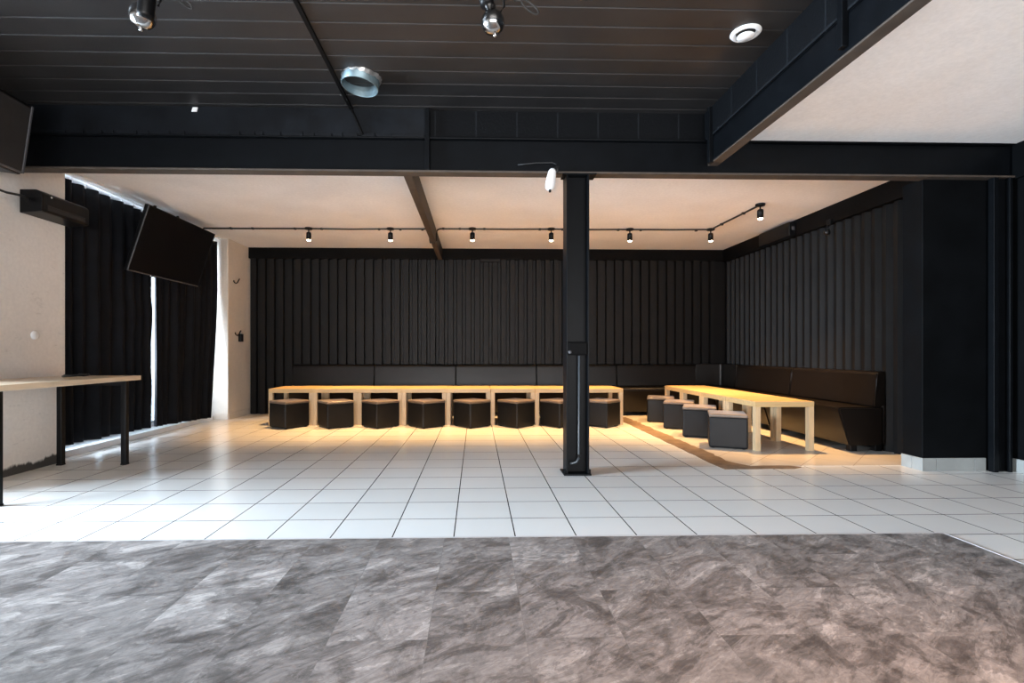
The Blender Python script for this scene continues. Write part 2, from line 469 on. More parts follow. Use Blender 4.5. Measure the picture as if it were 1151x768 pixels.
# wall behind the camera: solid with a wide shop window
mb = MB()
mb.box(-3.66, -2.9, YW - 0.2, YW, 0, 2.75); mb.box(3.4, 4.3, YW - 0.2, YW, 0, 2.75)
mb.box(-2.9, 3.4, YW - 0.2, YW, 2.35, 2.75); mb.box(-2.9, 3.4, YW - 0.2, YW, 0, 0.1)
struct(mb, 'wall_front', M['darkwall'], 'dark wall behind the camera', 'wall')

# right-hand front wall, pillar, skirting tiles
mb = MB(); mb.box(XR, 4.3, YW, 3.80, 0, 2.60); mb.box(4.03, XR, YW, 3.68, 2.20, 2.46, .004)
struct(mb, 'wall_side', M['darkwall'], 'black wall at the right edge', 'wall')
mb = MB(); mb.box(3.38, 3.90, 3.72, 3.90, 0, 2.215, 0.004)
struct(mb, 'pillar', M['darkwall'], 'black square pillar at the end of the ribbed wall', 'pillar')
mb = MB()
for a, b in ((3.374, 3.477), (3.480, 3.770), (3.773, 3.862)): mb.box(a, b, 3.708, 3.72, 0, 0.098, 0.002)
for a, b in ((3.708, 3.80), (3.803, 3.90)): mb.box(3.368, 3.38, a, b, 0, 0.098, 0.002)
for i in range(18): mb.box(4.048, XR, 3.74 - 0.3 * (i + 1) + 0.003, 3.74 - 0.3 * i, 0, 0.098, 0.002)
struct(mb, 'baseboard_right', M['skirt'], 'grey tile skirting round the black pillar', 'skirting')

# steelwork
mb = MB(); X0, X1 = -3.60, 4.06
mb.box(X0, X1, 3.655, 3.755, 2.452, 2.466, .004); mb.box(X0, X1, 3.698, 3.712, 2.222, 2.452)
beam = struct(mb, 'steel_beam', M['steel'], 'long black steel beam across the room on the column', 'beam')
fl = MB(); fl.box(X0, X1, 3.655, 3.755, 2.208, 2.222, .002); fl.build('bottom_flange', M['underlit'], beam)
st = MB(); st.box(-0.372, -0.338, 3.645, 3.70, 2.222, 2.667, .003); st.build('stiffener', M['steel'], beam)
mb = MB(); mb.box(-3.60, -0.374, 3.672, 3.735, 2.474, ZB + 0.02)
# ragged mortar bed under the rendered part
x = -3.55
while x < -0.40:
    w = random.uniform(0.05, 0.16); h = random.uniform(0.006, 0.018)
    mb.box(x, min(x + w, -0.38), 3.660, 3.70, 2.466, 2.474 + h, .002); x += w + random.uniform(0.0, 0.03)
struct(mb, 'wall_lintel', M['rough'], 'rough black rendered masonry over the left half of the beam', 'wall')
mb = MB(); mb.box(-0.338, 1.70, 3.690, 3.735, 2.466, ZB + 0.02)
struct(mb, 'wall_blockwork', M['block_x'], 'black blockwork over the right half of the beam', 'wall')
mb = MB()
mb.box(1.703, 1.715, YW, 3.62, 2.280, 2.455); mb.box(1.703, 1.775, YW, 3.655, 2.447, 2.461, .002)
sb = struct(mb, 'steel_beam_side', M['steel'], 'black steel beam running from the cross beam towards the right', 'beam')
fl = MB(); fl.box(1.703, 1.775, YW, 3.655, 2.270, 2.284, .002); fl.build('bottom_flange', M['underlit'], sb)
for y0 in (3.565, 2.255):
    p = MB(); p.box(1.672, 1.703, y0, y0 + 0.035, 2.262 if y0 > 3 else 2.30, 2.665, .003); p.build('stiffener', M['steel'], sb)
mb = MB(); mb.box(1.697, 1.775, YW, 3.69, 2.461, ZB + 0.02)
struct(mb, 'wall_upstand', M['block_y'], 'black blockwork standing on the right-hand beam', 'wall')
mb = MB()
mb.box(-0.530, -0.520, 3.755, 7.38, 2.26, ZC); mb.box(-0.505, -0.493, 3.755, 7.38, 2.26, ZC)
jo = struct(mb, 'steel_joist', M['steel'], 'black steel joist across the white ceiling', 'joist')
fl = MB(); fl.box(-0.557, -0.493, 3.755, 7.38, 2.250, 2.260, .002); fl.build('bottom_flange', M['underlit'], jo)
# column: H section, web facing the camera, with base and head plates
mb = MB()
mb.box(0.660, 0.671, 3.655, 3.80, 0.012, 2.208, .001); mb.box(0.816, 0.827, 3.655, 3.80, 0.012, 2.208, .001)
mb.box(0.671, 0.816, 3.722, 3.733, 0.012, 2.208)
colm = struct(mb, 'steel_column', M['steel'], 'black steel column standing in front of the long table row', 'column')
p = MB(); p.box(0.640, 0.840, 3.640, 3.82, 0, 0.012, .001); p.build('base_plate', M['steel'], colm)
p = MB(); p.box(0.635, 0.880, 3.650, 3.77, 2.198, 2.208, .001); p.build('head_plate', M['steel'], colm)
for bx_, by_ in ((0.650, 3.67), (0.833, 3.67)):
    p = MB(); p.lathe([(0, .028), (.008, .028), (.008, .0), (0, 0)], 6, Matrix.Translation((bx_, by_, .012)), False); p.build('bolt', M['steel'], colm)
mb = MB()
mb.box(3.868, 3.905, 3.655, 3.70, 0, 2.208, .002); mb.box(3.905, 4.005, 3.69, 3.70, 0, 2.208); mb.box(3.99, 4.012, 3.655, 3.72, 0, 2.208, .002)
struct(mb, 'steel_column_side', M['steel'], 'black steel column between the pillar and the right edge', 'column')

# ------------------------------------------------------------------ low tables
def make_low_table():
    t = thing('low_table', '', 'table', group='low birch tables')
    a = MB(); a.box(-0.2715, 0.2715, -0.2715, 0.2715, 0.40, 0.45, 0.0025); a.build('tabletop', M['birch'], t)
    for sx in (-1, 1):
        for sy in (-1, 1):
            l = MB(); l.box(min(sx * .271, sx * .221), max(sx * .271, sx * .221), min(sy * .271, sy * .221), max(sy * .271, sy * .221), 0, 0.40, 0.002)
            l.build('leg', M['birch_z'], t)
    return t
order = ['first', 'second', 'third', 'fourth', 'fifth', 'sixth', 'seventh', 'eighth']
lt0 = make_low_table()
for i in range(8):
    x = -2.552 + 0.275 + i * 0.5455; y = 6.235 + 0.275 - 0.012 * i
    if i == 0: lab = 'low square birch table, %s from the left at the open end of the long row' % order[0]
    elif i == 7: lab = 'low birch table at the right end of the long row, right of the column'
    else: lab = 'low square birch table, %s from the left in the long row' % order[i]
    if i == 0: lt0.location = (x, y, 0); lt0['label'] = lab
    else: dup(lt0, (x, y, 0), 0, lab)
near = ['nearest to the black pillar', 'second from the black pillar', 'third from the black pillar', 'furthest from the pillar']
for i in range(4):
    o = dup(lt0, (2.80, 4.485 + 0.275 + 0.55 * i, 0.002), 0, 'low birch table of the short right-hand row, ' + near[i])
    o['group'] = 'low birch tables of the short row'

# ------------------------------------------------------------------ cube stools
def make_stool():
    t = thing('cube_stool', '', 'stool', group='cube stools along the long row')
    S = 0.165
    # upholstered sides, slightly full in the middle
    a = MB(); a.box(-S, S, -S, S, 0.006, 0.296, 0.016, 3); a.build('body', M['stool'], t)
    p = MB(); p.box(-S - .001, S + .001, -S - .001, S + .001, 0.288, 0.322, 0.014, 3)
    for v in p.bm.verts:
        if v.co.z > 0.315: v.co.z += 0.008 * (1 - (v.co.x / S) ** 2) * (1 - (v.co.y / S) ** 2)
    p.build('seat_pad', M['pad'], t)
    w = MB(); c = S + 0.0015
    w.tube([(-c + .01, -c, .289), (c - .01, -c, .289), (c, -c + .01, .289), (c, c - .01, .289), (c - .01, c, .289), (-c + .01, c, .289), (-c, c - .01, .289), (-c, -c + .01, .289), (-c + .01, -c, .289)], .0028, 6)
    w.build('piping', M['stool'], t)
    for sx in (-1, 1):
        for sy in (-1, 1):
            f = MB(); f.lathe([(0, 0), (.016, 0), (.018, .010), (0, .010)], 10, Matrix.Translation((sx * .13, sy * .13, 0))); f.build('foot', M['plastic'], t)
    return t
cs0 = make_stool()
XS = [(-2.215, 54), (-1.734, 36), (-1.159, 45), (-0.619, 41), (-0.067, 41), (0.479, 43), (0.984, 39), (1.546, 46)]
for i, (cx, deg) in enumerate(XS):
    a = math.radians(deg); s_ = 0.33
    x = cx + s_ / 2 * (math.cos(a) - math.sin(a)); y = 5.892 + s_ / 2 * (math.cos(a) + math.sin(a))
    lab = 'black leatherette cube stool, %s from the left along the long table row' % order[i]
    if i == 6: lab = 'black cube stool of the long row partly hidden by the steel column'
    if i == 7: lab = 'black cube stool of the long row standing just right of the steel column'
    if i == 0: cs0.location = (x, y, 0); cs0.rotation_euler = (0, 0, a); cs0['label'] = lab
    else: dup(cs0, (x, y, 0), a, lab)
rl = ['nearest the black pillar, at the near corner of the short row', 'second from the pillar, at the short row', 'third from the pillar, at the short row', 'furthest back at the short row, by the corner bench']
for i, (bx_, by_, deg) in enumerate([(2.181, 4.66, -23), (2.178, 5.262, -25), (2.190, 5.835, -25), (2.185, 6.385, -21)]):
    a = math.radians(deg); s_ = 0.335
    x = bx_ + s_ / 2 * (math.cos(a) - math.sin(a)); y = by_ + s_ / 2 * (math.cos(a) + math.sin(a))
    o = dup(cs0, (x, y, 0.002), a, 'black cube stool ' + rl[i]); o['group'] = 'cube stools along the short row'

# ------------------------------------------------------------------ benches
def make_bench(width):
    """origin at the middle of the front edge on the floor; depth runs to +y"""
    t = thing('bench', '', 'bench', group='black upholstered benches')
    hw = width / 2 - 0.004
    seat = rounded([(0.0, 0.40), (0.0, 0.36), (0.095, 0.055), (0.40, 0.055), (0.40, 0.40)], [0.028, 0.02, 0.012, 0, 0])
    a = MB(); a.prism(seat, -hw, hw, 'x'); 
    bmesh.ops.bevel(a.bm, geom=[e for e in a.bm.edges if len(e.link_faces) == 2 and e.calc_face_angle(0) > 1.2], offset=0.012, segments=2, affect='EDGES')
    a.build('seat', M['leather'], t)
    back = rounded([(0.315, 0.402), (0.350, 0.715), (0.43, 0.728), (0.43, 0.06), (0.402, 0.06), (0.402, 0.402)], [0.02, 0.032, 0.03, 0.005, 0, 0])
    b = MB(); b.prism(back, -hw, hw, 'x')
    bmesh.ops.bevel(b.bm, geom=[e for e in b.bm.edges if len(e.link_faces) == 2 and e.calc_face_angle(0) > 1.2], offset=0.010, segments=2, affect='EDGES')
    b.build('backrest', M['leather'], t)
    for sx in (-1, 1):
        p = MB(); p.tube([(sx * hw, 0.318, .405), (sx * hw, 0.345, .66), (sx * hw, 0.356, .705), (sx * hw, .385, .722)], .004, 6)
        p.build('piping', M['leather'], t)
    for sx in (-1, 1):
        for yy in (0.15, 0.38):
            f = MB(); f.box(sx * (hw - .05) - .03, sx * (hw - .05) + .03, yy - .03, yy + .03, 0, 0.056, .004); f.build('foot', M['plastic'], t)
    return t
bn0 = make_bench(1.170)
bl = ['black upholstered bench at the left end of the back row', 'black upholstered bench, second from the left on the back wall', 'black upholstered bench, third from the left on the back wall', 'black upholstered bench on the back wall directly behind the steel column', 'black upholstered bench on the back wall with its seat front showing right of the tables']
for i in range(5):
    x = -2.642 + 0.586 + 1.1735 * i
    if i == 0: bn0.location = (x, 6.955, 0); bn0['label'] = bl[0]
    else: dup(bn0, (x, 6.955, 0), 0, bl[i])
bn1 = make_bench(1.225)
bn1.location = (3.266, 4.435 + 0.6125, 0.002); bn1.rotation_euler = (0, 0, -PI / 2)
bn1['label'] = 'black upholstered bench on the ribbed right wall, its open end towards the pillar'
dup(bn1, (3.266, 4.435 + 1.8375 + .003, 0.002), -PI / 2, 'black upholstered bench on the ribbed right wall, next to the corner')
t = thing('corner_bench', 'black upholstered corner bench where the back and right walls meet', 'bench', (3.23, 6.895, 0.002), group='black upholstered benches')
a = MB(); a.box(0, .47, .07, .49, .055, .40, .014, 2); a.build('seat', M['leather'], t)
poly = rounded([(0.0, .425), (.385, .425), (.385, 0.0), (.47, 0.0), (.47, .50), (0, .50)], [.01, .03, .01, .01, .01, .01])
a = MB(); a.prism(poly, .402, .728, 'z', 0.010, 2); a.build('backrest', M['leather'], t)
p = MB(); p.tube([(0.0, .420, .405), (0.0, .425, .715)], .004, 6); p.build('piping', M['leather'], t)
p = MB(); p.tube([(.38, -.002, .405), (.385, -.002, .715)], .004, 6); p.build('piping', M['leather'], t)
for fx, fy in ((.06, .13), (.42, .13), (.06, .43), (.42, .43)):
    f = MB(); f.box(fx - .03, fx + .03, fy - .03, fy + .03, 0, .056, .004); f.build('foot', M['plastic'], t)

# ------------------------------------------------------------------ tall table and what lies on it
ang = math.atan2(0.012, 1.08)
t = thing('tall_table', 'tall pale beech table with black steel legs against the stained wall', 'table', (-2.795, 4.225, 0), ang)
# local: far right corner of the top at the origin, top runs to -x and -y
a = MB(); a.box(-0.575, 0.03, -1.40, 0.0, 0.672, 0.708, .003); a.build('tabletop', M['tall'], t)
for lx in (-0.018, -0.515):
    for ly in (-0.125, -1.215):
        l = MB(); l.box(lx - .020, lx + .020, ly - .020, ly + .020, 0, .672, .003); g = l.build('leg', M['plastic'], t)
        f = MB(); f.box(lx - .022, lx + .022, ly - .022, ly + .022, 0, .012, .002); f.build('foot_cap', M['plastic'], g)
fr = MB(); fr.box(-.50, -.035, -.135, -.115, .635, .672, .002); fr.box(-.50, -.035, -1.225, -1.205, .635, .672, .002); fr.box(-.525, -.505, -1.2, -.14, .635, .672, .002)
fr.build('under_frame', M['plastic'], t)
pts = []
for k in range(40):
    u = k / 39; pts.append((-3.13 + 0.05 * math.cos(u * 15) + .012 * math.sin(u * 40) , 4.02 + 0.10 * math.sin(u * 15) , .716 + .006 * u + .003 * math.sin(k)))
c = MB(); c.tube(pts, .007, 6); tag(c.build('cable_coil', M['cable']), 'small coil of black cable lying at the far end of the tall table', 'cable')

# ------------------------------------------------------------------ curtains, rail, television
def curtain(y0, y1, zb0, zb1, label, pull):
    r = thing('curtain', label, 'curtain', (-3.47, y0, 0), group='black curtains over the window')
    L_ = y1 - y0; ny, nz = 220, 18
    th = 0.004
    ph = 1.7
    def off(u):
        return 0.026 * math.sin(u * L_ * 2 * PI / 0.145 + ph + 1.2 * math.sin(u * 7)) + 0.012 * math.sin(u * L_ * 2 * PI / 0.41 + 1.3)
    t_ = bmesh.new(); grid = [[], []]
    for side in (0, 1):
        for j in range(nz + 1):
            row = []
            for i in range(ny + 1):
                u = i / ny; v = j / nz
                zb = zb0 + (zb1 - zb0) * u
                z = zb + (2.368 - zb) * v
                yy = u * (L_ - pull(v))
                k = off(u) * (0.75 + 0.5 * (1 - v)) + 0.010 * (1 - v) * math.sin(u * 23 + v * 3)
                row.append(t_.verts.new((k + (th if side else -th) , yy, z)))
            grid[side].append(row)
    for side in (0, 1):
        for j in range(nz):
            for i in range(ny):
                f = (grid[side][j][i], grid[side][j][i + 1], grid[side][j + 1][i + 1], grid[side][j + 1][i]); t_.faces.new(f if side else f[::-1])
    for j in range(nz):
        for i in (0, ny): t_.faces.new((grid[0][j][i], grid[0][j + 1][i], grid[1][j + 1][i], grid[1][j][i]))
    for i in range(ny):
        for j in (0, nz): t_.faces.new((grid[0][j][i], grid[0][j][i + 1], grid[1][j][i + 1], grid[1][j][i]))
    bmesh.ops.recalc_face_normals(t_, faces=t_.faces)
    m_ = MB(); m_._merge(t_, None, True); m_.build('cloth', M['curtain'], r)
    n = int(L_ / 0.145)
    for i in range(n + 1):
        h = MB()
        h.box(-.004, .004, i * L_ / n - .006 if i else 0.0, min(i * L_ / n + .006, L_), 2.355, 2.398, .001)
        h.build('hook', M['whiterail'], r)
    return r
curtain(4.25, 5.478, 0.115, 0.10, 'black curtain, the left-hand one behind the heater and television', lambda v: -0.016 + 0.026 * max(0.0, min(1.0, 0.70 + 1.5 * math.sin(v * 19 + 1.2))))
curtain(5.483, 6.775, 0.10, 0.05, 'black curtain, the right-hand one reaching to the cream pier', lambda v: 0.0 if v > 0.72 else 0.17 * ((0.72 - v) / 0.72) ** 1.3)
r = thing('curtain_rail', 'white double curtain rail fixed along the ceiling', 'curtain rail', (-3.47, 4.25, 2.40))
a = MB(); a.box(-.012, .012, 0, 2.52, 0, .018, .003); a.box(.062, .084, 0, 2.52, .0, .019, .003); a.build('track', M['whiterail'], r)
for y in (.05, .85, 1.65, 2.38):
    b = MB(); b.box(-.016, .088, y - .012, y + .012, .0185, .0205, .0005); b.build('bracket', M['whiterail'], r)

v0, v1, v2 = Vector((-3.129, 4.9, 2.315)), Vector((-3.335, 4.9, 1.683)), Vector((-3.352 + .012, 6.1, 1.680))
up = (v0 - v1).normalized(); al = Vector((0, 1, 0)); nrm = al.cross(up).normalized()
if nrm.x < 0: nrm = -nrm
WT, HT = 1.215, (v0 - v1).length
mt = Matrix((( *[al.x], up.x, nrm.x, v1.x), (al.y, up.y, nrm.y, v1.y), (al.z, up.z, nrm.z, v1.z), (0, 0, 0, 1)))
tv = thing('television', 'large black flat television tilted down in front of the curtains', 'television', (0, 0, 0)); tv.matrix_world = mt
a = MB(); a.box(0, WT, 0, HT, -.045, -.006, .006); a.build('body', M['plastic'], tv)
a = MB(); a.box(.008, WT - .008, .014, HT - .008, -.006, -.002, .001); a.build('screen', M['tv'], tv)
a = MB(); a.box(0, WT, 0, .012, -.008, .001, .001); a.box(0, .007, .012, HT, -.008, .001, .001); a.build('bezel', M['bezel'], tv)
a = MB(); a.box(WT - .007, WT, .012, HT, -.008, .001, .001); a.box(0, WT, HT - .007, HT, -.008, .001, .001); a.build('rim', M['plastic'], tv)
a = MB(); a.box(.34, .42, -.008, .004, -.004, .003, .001); a.build('badge', M['chrome'], tv)
mnt = MB(); inv = mt.inverted()
top = inv @ Vector((-3.30, 5.5, 2.42))
for dy in (-0.2, 0.2):
    pA = inv @ Vector((-3.33, 5.5 + dy, 2.425)); pB = inv @ Vector((-3.30, 5.5 + dy, 2.15)); pC = Vector((pB.x, HT * .62, -.045))
    mnt.tube([pA, pB, pC], .014, 8)
mnt.box(WT / 2 - .28, WT / 2 + .28, HT * .5, HT * .72, -.058, -.045, .003)
mnt.build('ceiling_bracket', M['plastic'], tv)

# ------------------------------------------------------------------ heater and loudspeaker on the left wall
t = thing('wall_heater', 'long black box heater fixed high on the left wall', 'heater', (-3.39, 3.79, 1.93))
poly = rounded([(0.03, 0.0), (0.19, 0.012), (0.19, 0.150), (0.15, 0.172), (0.03, 0.172)], [.004, .014, .014, .01, .004])
a = MB(); a.prism(poly, 0.03, 0.42, 'y'); a.build('body', M['plastic'], t)
for yy in (0.0, .42):
    e = MB(); e.prism(poly, yy, yy + .03, 'y', .003, 2); e.build('end_cap', M['plastic'], t)
g = MB(); g.box(.189, .194, .05, .41, .062, .068); g.box(.189, .193, .05, .41, .03, .058, .001); g.build('front_slot', M['greyplastic'], t)
g = MB(); g.lathe([(0, .004), (.006, .003), (.007, 0), (0, 0)], 12, Matrix.Translation((.19, .085, .135)) @ Matrix.Rotation(PI / 2, 4, 'Y')); g.build('indicator', M['wplastic'], t)
b = MB(); b.box(0, .03, .10, .16, .03, .15, .002); b.box(0, .03, .30, .36, .03, .15, .002); b.build('wall_bracket', M['plastic'], t)

t = thing('loudspeaker', 'black loudspeaker hung below the boarded ceiling in the upper left corner', 'loudspeaker', (-2.955, 3.37, 2.055), 0)
t.rotation_euler = (0, math.radians(8), math.radians(2))
a = MB(); a.box(-.36, -.02, -.62, 0, 0, .46, .012, 2); a.build('cabinet', M['plastic'], t)
a = MB(); a.box(-.022, -.004, -.60, -.02, .02, .44, .006, 2); a.build('grille', M['greyplastic'], t)
a = MB(); a.box(-.005, .001, -.605, -.595, .01, .45); a.box(-.006, .002, -.022, -.008, .01, .45, .002); a.box(-.006, .002, -.60, -.02, .006, .018, .002); a.build('grille_frame', M['bezel'], t)
a = MB(); a.box(-.30, -.10, -.42, -.22, -.022, .0, .006); a.build('foot_bracket', M['plastic'], t)
a = MB(); a.tube([(-.2, -.32, .46), (-.2, -.32, .56), (-.44, -.32, .58)], .018, 8); a.build('mount_arm', M['plastic'], t)
c = MB(); c.tube([(-3.06, 3.10, 2.03), (-3.05, 3.14, 1.98), (-3.06, 3.26, 1.945), (-3.10, 3.40, 1.955), (-3.17, 3.56, 1.99), (-3.25, 3.70, 2.02), (-3.28, 3.77, 2.03), (-3.29, 3.793, 2.02)], .008, 8)
tag(c.build('power_cable', M['cable']), 'thin black cable sagging from the loudspeaker to the wall heater', 'cable')
c = MB(); c.tube([(-3.08, 3.22, 2.03), (-3.10, 3.20, 1.98), (-3.20, 3.28, 1.90), (-3.25, 3.32, 1.80), (-3.25, 3.34, 1.72), (-3.27, 3.36, 1.66), (-3.32, 3.39, 1.67)], .010, 8)
tag(c.build('hanging_cable', M['cable']), 'black cable hanging in a loop at the left edge below the loudspeaker', 'cable')
d = MB(); d.lathe([(0, .012), (.026, .010), (.034, .004), (.035, 0), (0, 0)], 24, Matrix.Translation((-3.39, 3.95, 1.03)) @ Matrix.Rotation(PI / 2, 4, 'Y'))
tag(d.build('socket_cover', M['wplastic']), 'small round white cover on the stained wall above the tall table', 'cover')

# hooks and switch on the pier
for yy, zz, lab in ((6.945, 1.87, 'dark coat hook on the cream pier, the upper one'), (6.985, 1.16, 'dark coat hook on the cream pier beside the black switch box')):
    t = thing('coat_hook', lab, 'hook', (-3.305, yy, zz), group='coat hooks')
    a = MB(); a.lathe([(0, .006), (.013, .005), (.014, 0), (0, 0)], 12, Matrix.Rotation(PI / 2, 4, 'Y')); a.build('rose', M['plastic'], t)
    a = MB(); a.tube([(0, 0, 0), (.015, -.008, -.022), (.030, .0, -.032), (.042, .018, -.018), (.046, .040, .015), (.050, .060, .038)], .0075, 8); a.build('prong', M['plastic'], t)
t = thing('switch_box', 'small black switch box on the cream pier', 'switch', (-3.305, 7.115, 1.10))
a = MB(); a.box(0, .035, -.045, .045, -.055, .055, .006); a.build('housing', M['plastic'], t)
a = MB(); a.box(.035, .041, -.024, .024, -.032, .032, .003); a.build('rocker', M['plastic'], t)

# ------------------------------------------------------------------ ceiling conduit and spotlights
ZR = 2.4085
def conduit(pts, clips, label, nm='surface_mounted_conduit'):
    o = bpy.data.objects.new(nm, None); C.objects.link(o); tag(o, label, 'conduit', 'ceiling conduits'); o.location = pts[0]
    b = Vector(pts[0])
    a = MB(); a.tube([Vector(p) - b for p in pts], .010, 8); a.build('tube', M['cable'], o)
    for cpt, ax in clips:
        q = Vector(cpt) - b; k = MB()
        if ax == 'x': k.box(q.x - .014, q.x + .014, q.y - .018, q.y + .018, q.z - .014, q.z + .010, .004)
        else: k.box(q.x - .018, q.x + .018, q.y - .014, q.y + .014, q.z - .014, q.z + .010, .004)
        k.build('saddle_clip', M['cable'], o)
YR = 6.16
lamps = [(-2.043, 6.19), (-1.048, 6.18), (-0.046, 6.155), (0.920, 6.14), (1.889, 6.135), (2.884, 6.11), (2.91, 5.075)]
conduit([(-3.32, 6.21, ZR), (-2.9, 6.205, ZR), (-2.5, 6.20, ZR), (-2.043, 6.19, ZR), (-1.55, 6.185, ZR - .006), (-1.048, 6.18, ZR), (-.60, 6.175, ZR), (-.572, 6.175, ZR - .012), (-.566, 6.175, ZR - .10), (-.566, 6.177, 2.285), (-.562, 6.18, 2.243), (-.535, 6.18, 2.240), (-.50, 6.18, 2.240)],
        [((x, 6.195, ZR), 'x') for x in (-2.98, -2.72, -2.21, -1.89, -1.19, -.93, -.66)], 'thin black conduit on the white ceiling left of the joist')
conduit([(-.486, 6.17, 2.26), (-.482, 6.17, 2.36), (-.474, 6.165, ZR - .012), (-.44, 6.163, ZR), (-0.046, 6.155, ZR), (.45, 6.148, ZR - .005), (.92, 6.14, ZR), (1.4, 6.138, ZR - .004), (1.889, 6.135, ZR), (2.4, 6.12, ZR - .004), (2.884, 6.11, ZR), (2.898, 5.6, ZR), (2.91, 5.075, ZR), (2.91, 5.04, ZR)],
        [((x, 6.148, ZR), 'x') for x in (-.40, -.20, .10, .78, 1.06, 1.75, 2.03, 2.72)] + [((2.893, 5.85, ZR), 'y'), ((2.90, 5.38, ZR), 'y')], 'thin black conduit on the white ceiling from the joist round to the right')
def make_lamp():
    t = thing('ceiling_spotlight', '', 'lamp', group='black ceiling spotlights')
    a = MB(); a.lathe([(0, 0), (.046, 0), (.048, -.006), (.044, -.022), (.0, -.024)], 24); a.build('canopy', M['plastic'], t)
    a = MB(); a.tube([(0, 0, -.022), (0, 0, -.062)], .007, 8); a.build('stem', M['plastic'], t)
    a = MB(); a.lathe([(0, -.056), (.020, -.056), (.028, -.062), (.030, -.075), (.030, -.150), (.0265, -.150), (.0265, -.12), (0, -.12)], 24); a.build('housing', M['plastic'], t)
    b = MB(); b.lathe([(0, -.163), (.012, -.162), (.022, -.156), (.0262, -.146), (.0262, -.122), (0, -.122)], 20); b.build('bulb', M['glow'], t)
    return t
sp0 = make_lamp()
ll = ['black ceiling spotlight, first from the left on the conduit', 'black ceiling spotlight, second from the left, just left of the joist', 'black ceiling spotlight, first to the right of the joist', 'black ceiling spotlight just left of the steel column', 'black ceiling spotlight, first to the right of the steel column', 'black ceiling spotlight at the bend of the conduit', 'black ceiling spotlight nearest the ribbed right wall, past the bend', 'black ceiling spotlight at the end of the conduit behind the cross beam']
for i, (x, y) in enumerate(lamps):
    if i == 0: o = sp0; o.location = (x, y, ZC - .001); o['label'] = ll[0]
    else: o = dup(sp0, (x, y, ZC - .001), 0, ll[i])
    ld = bpy.data.lights.new('spotlight_beam', 'SPOT'); ld.energy = 430.0 if i == 6 else 315.0; ld.color = (1.0, 0.57, 0.22)
    ld.spot_size = math.radians(76); ld.spot_blend = 0.8; ld.shadow_soft_size = 0.025
    lo = bpy.data.objects.new('spotlight_beam', ld); C.objects.link(lo); lo.location = (x, y, ZC - .185)

# ------------------------------------------------------------------ small fittings
t = thing('duct_stub', 'round galvanised duct end hanging from the boarded ceiling', 'duct', (-.741, 3.262, ZB + .004))
tilt = Matrix.Rotation(math.radians(7), 4, 'Y') @ Matrix.Rotation(math.radians(-3), 4, 'X')
a = MB(); a.lathe([(.118, .05), (.118, -.066), (.114, -.068), (.112, -.064), (.112, .05)], 40, tilt, True); a.lathe([(.1125, -.028), (.1095, -.030), (.1125, -.034)], 40, tilt); a.build('tube', M['galv'], t)
a = MB(); a.lathe([(.111, .0), (.111, .045), (0, .045)], 40, tilt); a.build('inner_plate', M['galv'], t)
tp = bmesh.new(); ring0, ring1 = [], []
for k in range(48):
    an = k * 2 * PI / 48; r0 = .1195 + random.uniform(0, .004); r1 = .128 + random.uniform(-.006, .005)
    ring0.append(tp.verts.new(tilt @ Vector((r0 * math.cos(an), r0 * math.sin(an), -.020 + random.uniform(-.010, .006)))))
    ring1.append(tp.verts.new((r1 * math.cos(an), r1 * math.sin(an), -.006 + random.uniform(-.004, .0))))
for k in range(48): tp.faces.new((ring0[k], ring0[(k + 1) % 48], ring1[(k + 1) % 48], ring1[k]))
ex = bmesh.ops.extrude_face_region(tp, geom=list(tp.faces)); bmesh.ops.translate(tp, vec=(0, 0, .003), verts=[v for v in ex['geom'] if isinstance(v, bmesh.types.BMVert)])
bmesh.ops.recalc_face_normals(tp, faces=tp.faces)
a = MB(); a._merge(tp, None, False); a.build('tape_collar', M['foil'], t)

t = thing('air_valve', 'round white air valve in the black boarded ceiling', 'vent', (1.492, 2.745, ZB))
a = MB(); a.lathe([(.060, .002), (.078, .002), (.080, -.003), (.072, -.012), (.058, -.014), (.050, -.004), (.050, .03), (.060, .03)], 36, None, True, True); a.build('rim', M['wplastic'], t)
a = MB(); a.lathe([(0, -.030), (.040, -.028), (.046, -.022), (.040, -.016), (0, -.012)], 36); a.build('disc', M['wplastic'], t)
a = MB(); a.tube([(0, 0, -.015), (0, 0, .03)], .006, 8); a.tube([(-.05, .0, .012), (.05, .0, .012)], .004, 6); a.build('spindle', M['plastic'], t)

for x, y, mir, lab in ((-1.425, 2.2, 1, 'chrome spot bulb in a black holder at the top left'), (0.062, 2.2, -1, 'chrome spot bulb in a black holder at the top centre')):
    t = thing('stage_spotlight', lab, 'lamp', (x, y, ZB), group='stage spotlights')
    a = MB(); a.box(-.05, .05, -.05, .05, -.02, 0, .004); a.tube([(0, 0, -.01), (0, 0, -.14)], .014, 10); a.build('base', M['plastic'], t)
    a = MB(); a.tube([(-.055, .01, -.15), (-.050, .01, -.13), (.05, .01, -.13), (.058, .01, -.15), (.060, .012, -.25), (.045, .02, -.268)], .006, 8); a.build('yoke', M['plastic'], t)
    rt = Matrix.Translation((-.004 * mir, -.002, -.29)) @ Matrix.Rotation(math.radians(12 * mir), 4, 'Y') @ Matrix.Rotation(math.radians(8), 4, 'X')
    a = MB(); a.lathe([(0, .13), (.026, .13), (.032, .11), (.032, .02), (.030, .0), (0, .0)], 20, rt @ Matrix.Translation((.030, -.026, -.05) if mir == 1 else (-.010, -.006, .03))); a.build('holder', M['plastic'], t)
    prof = [(0, -.087)] + [(.052 * math.sin(u), -.035 - .052 * math.cos(u)) for u in [k * PI / 14 for k in range(3, 13)]] + [(.026, .03), (.02, .05)]
    a = MB(); a.lathe(prof, 28, rt); a.build('bulb', M['chrome'], t)
    a = MB(); a.lathe([(0, -.096), (.006, -.096), (.009, -.091), (.010, -.08), (0, -.08)], 14, rt); a.build('tip', M['chrome'], t)
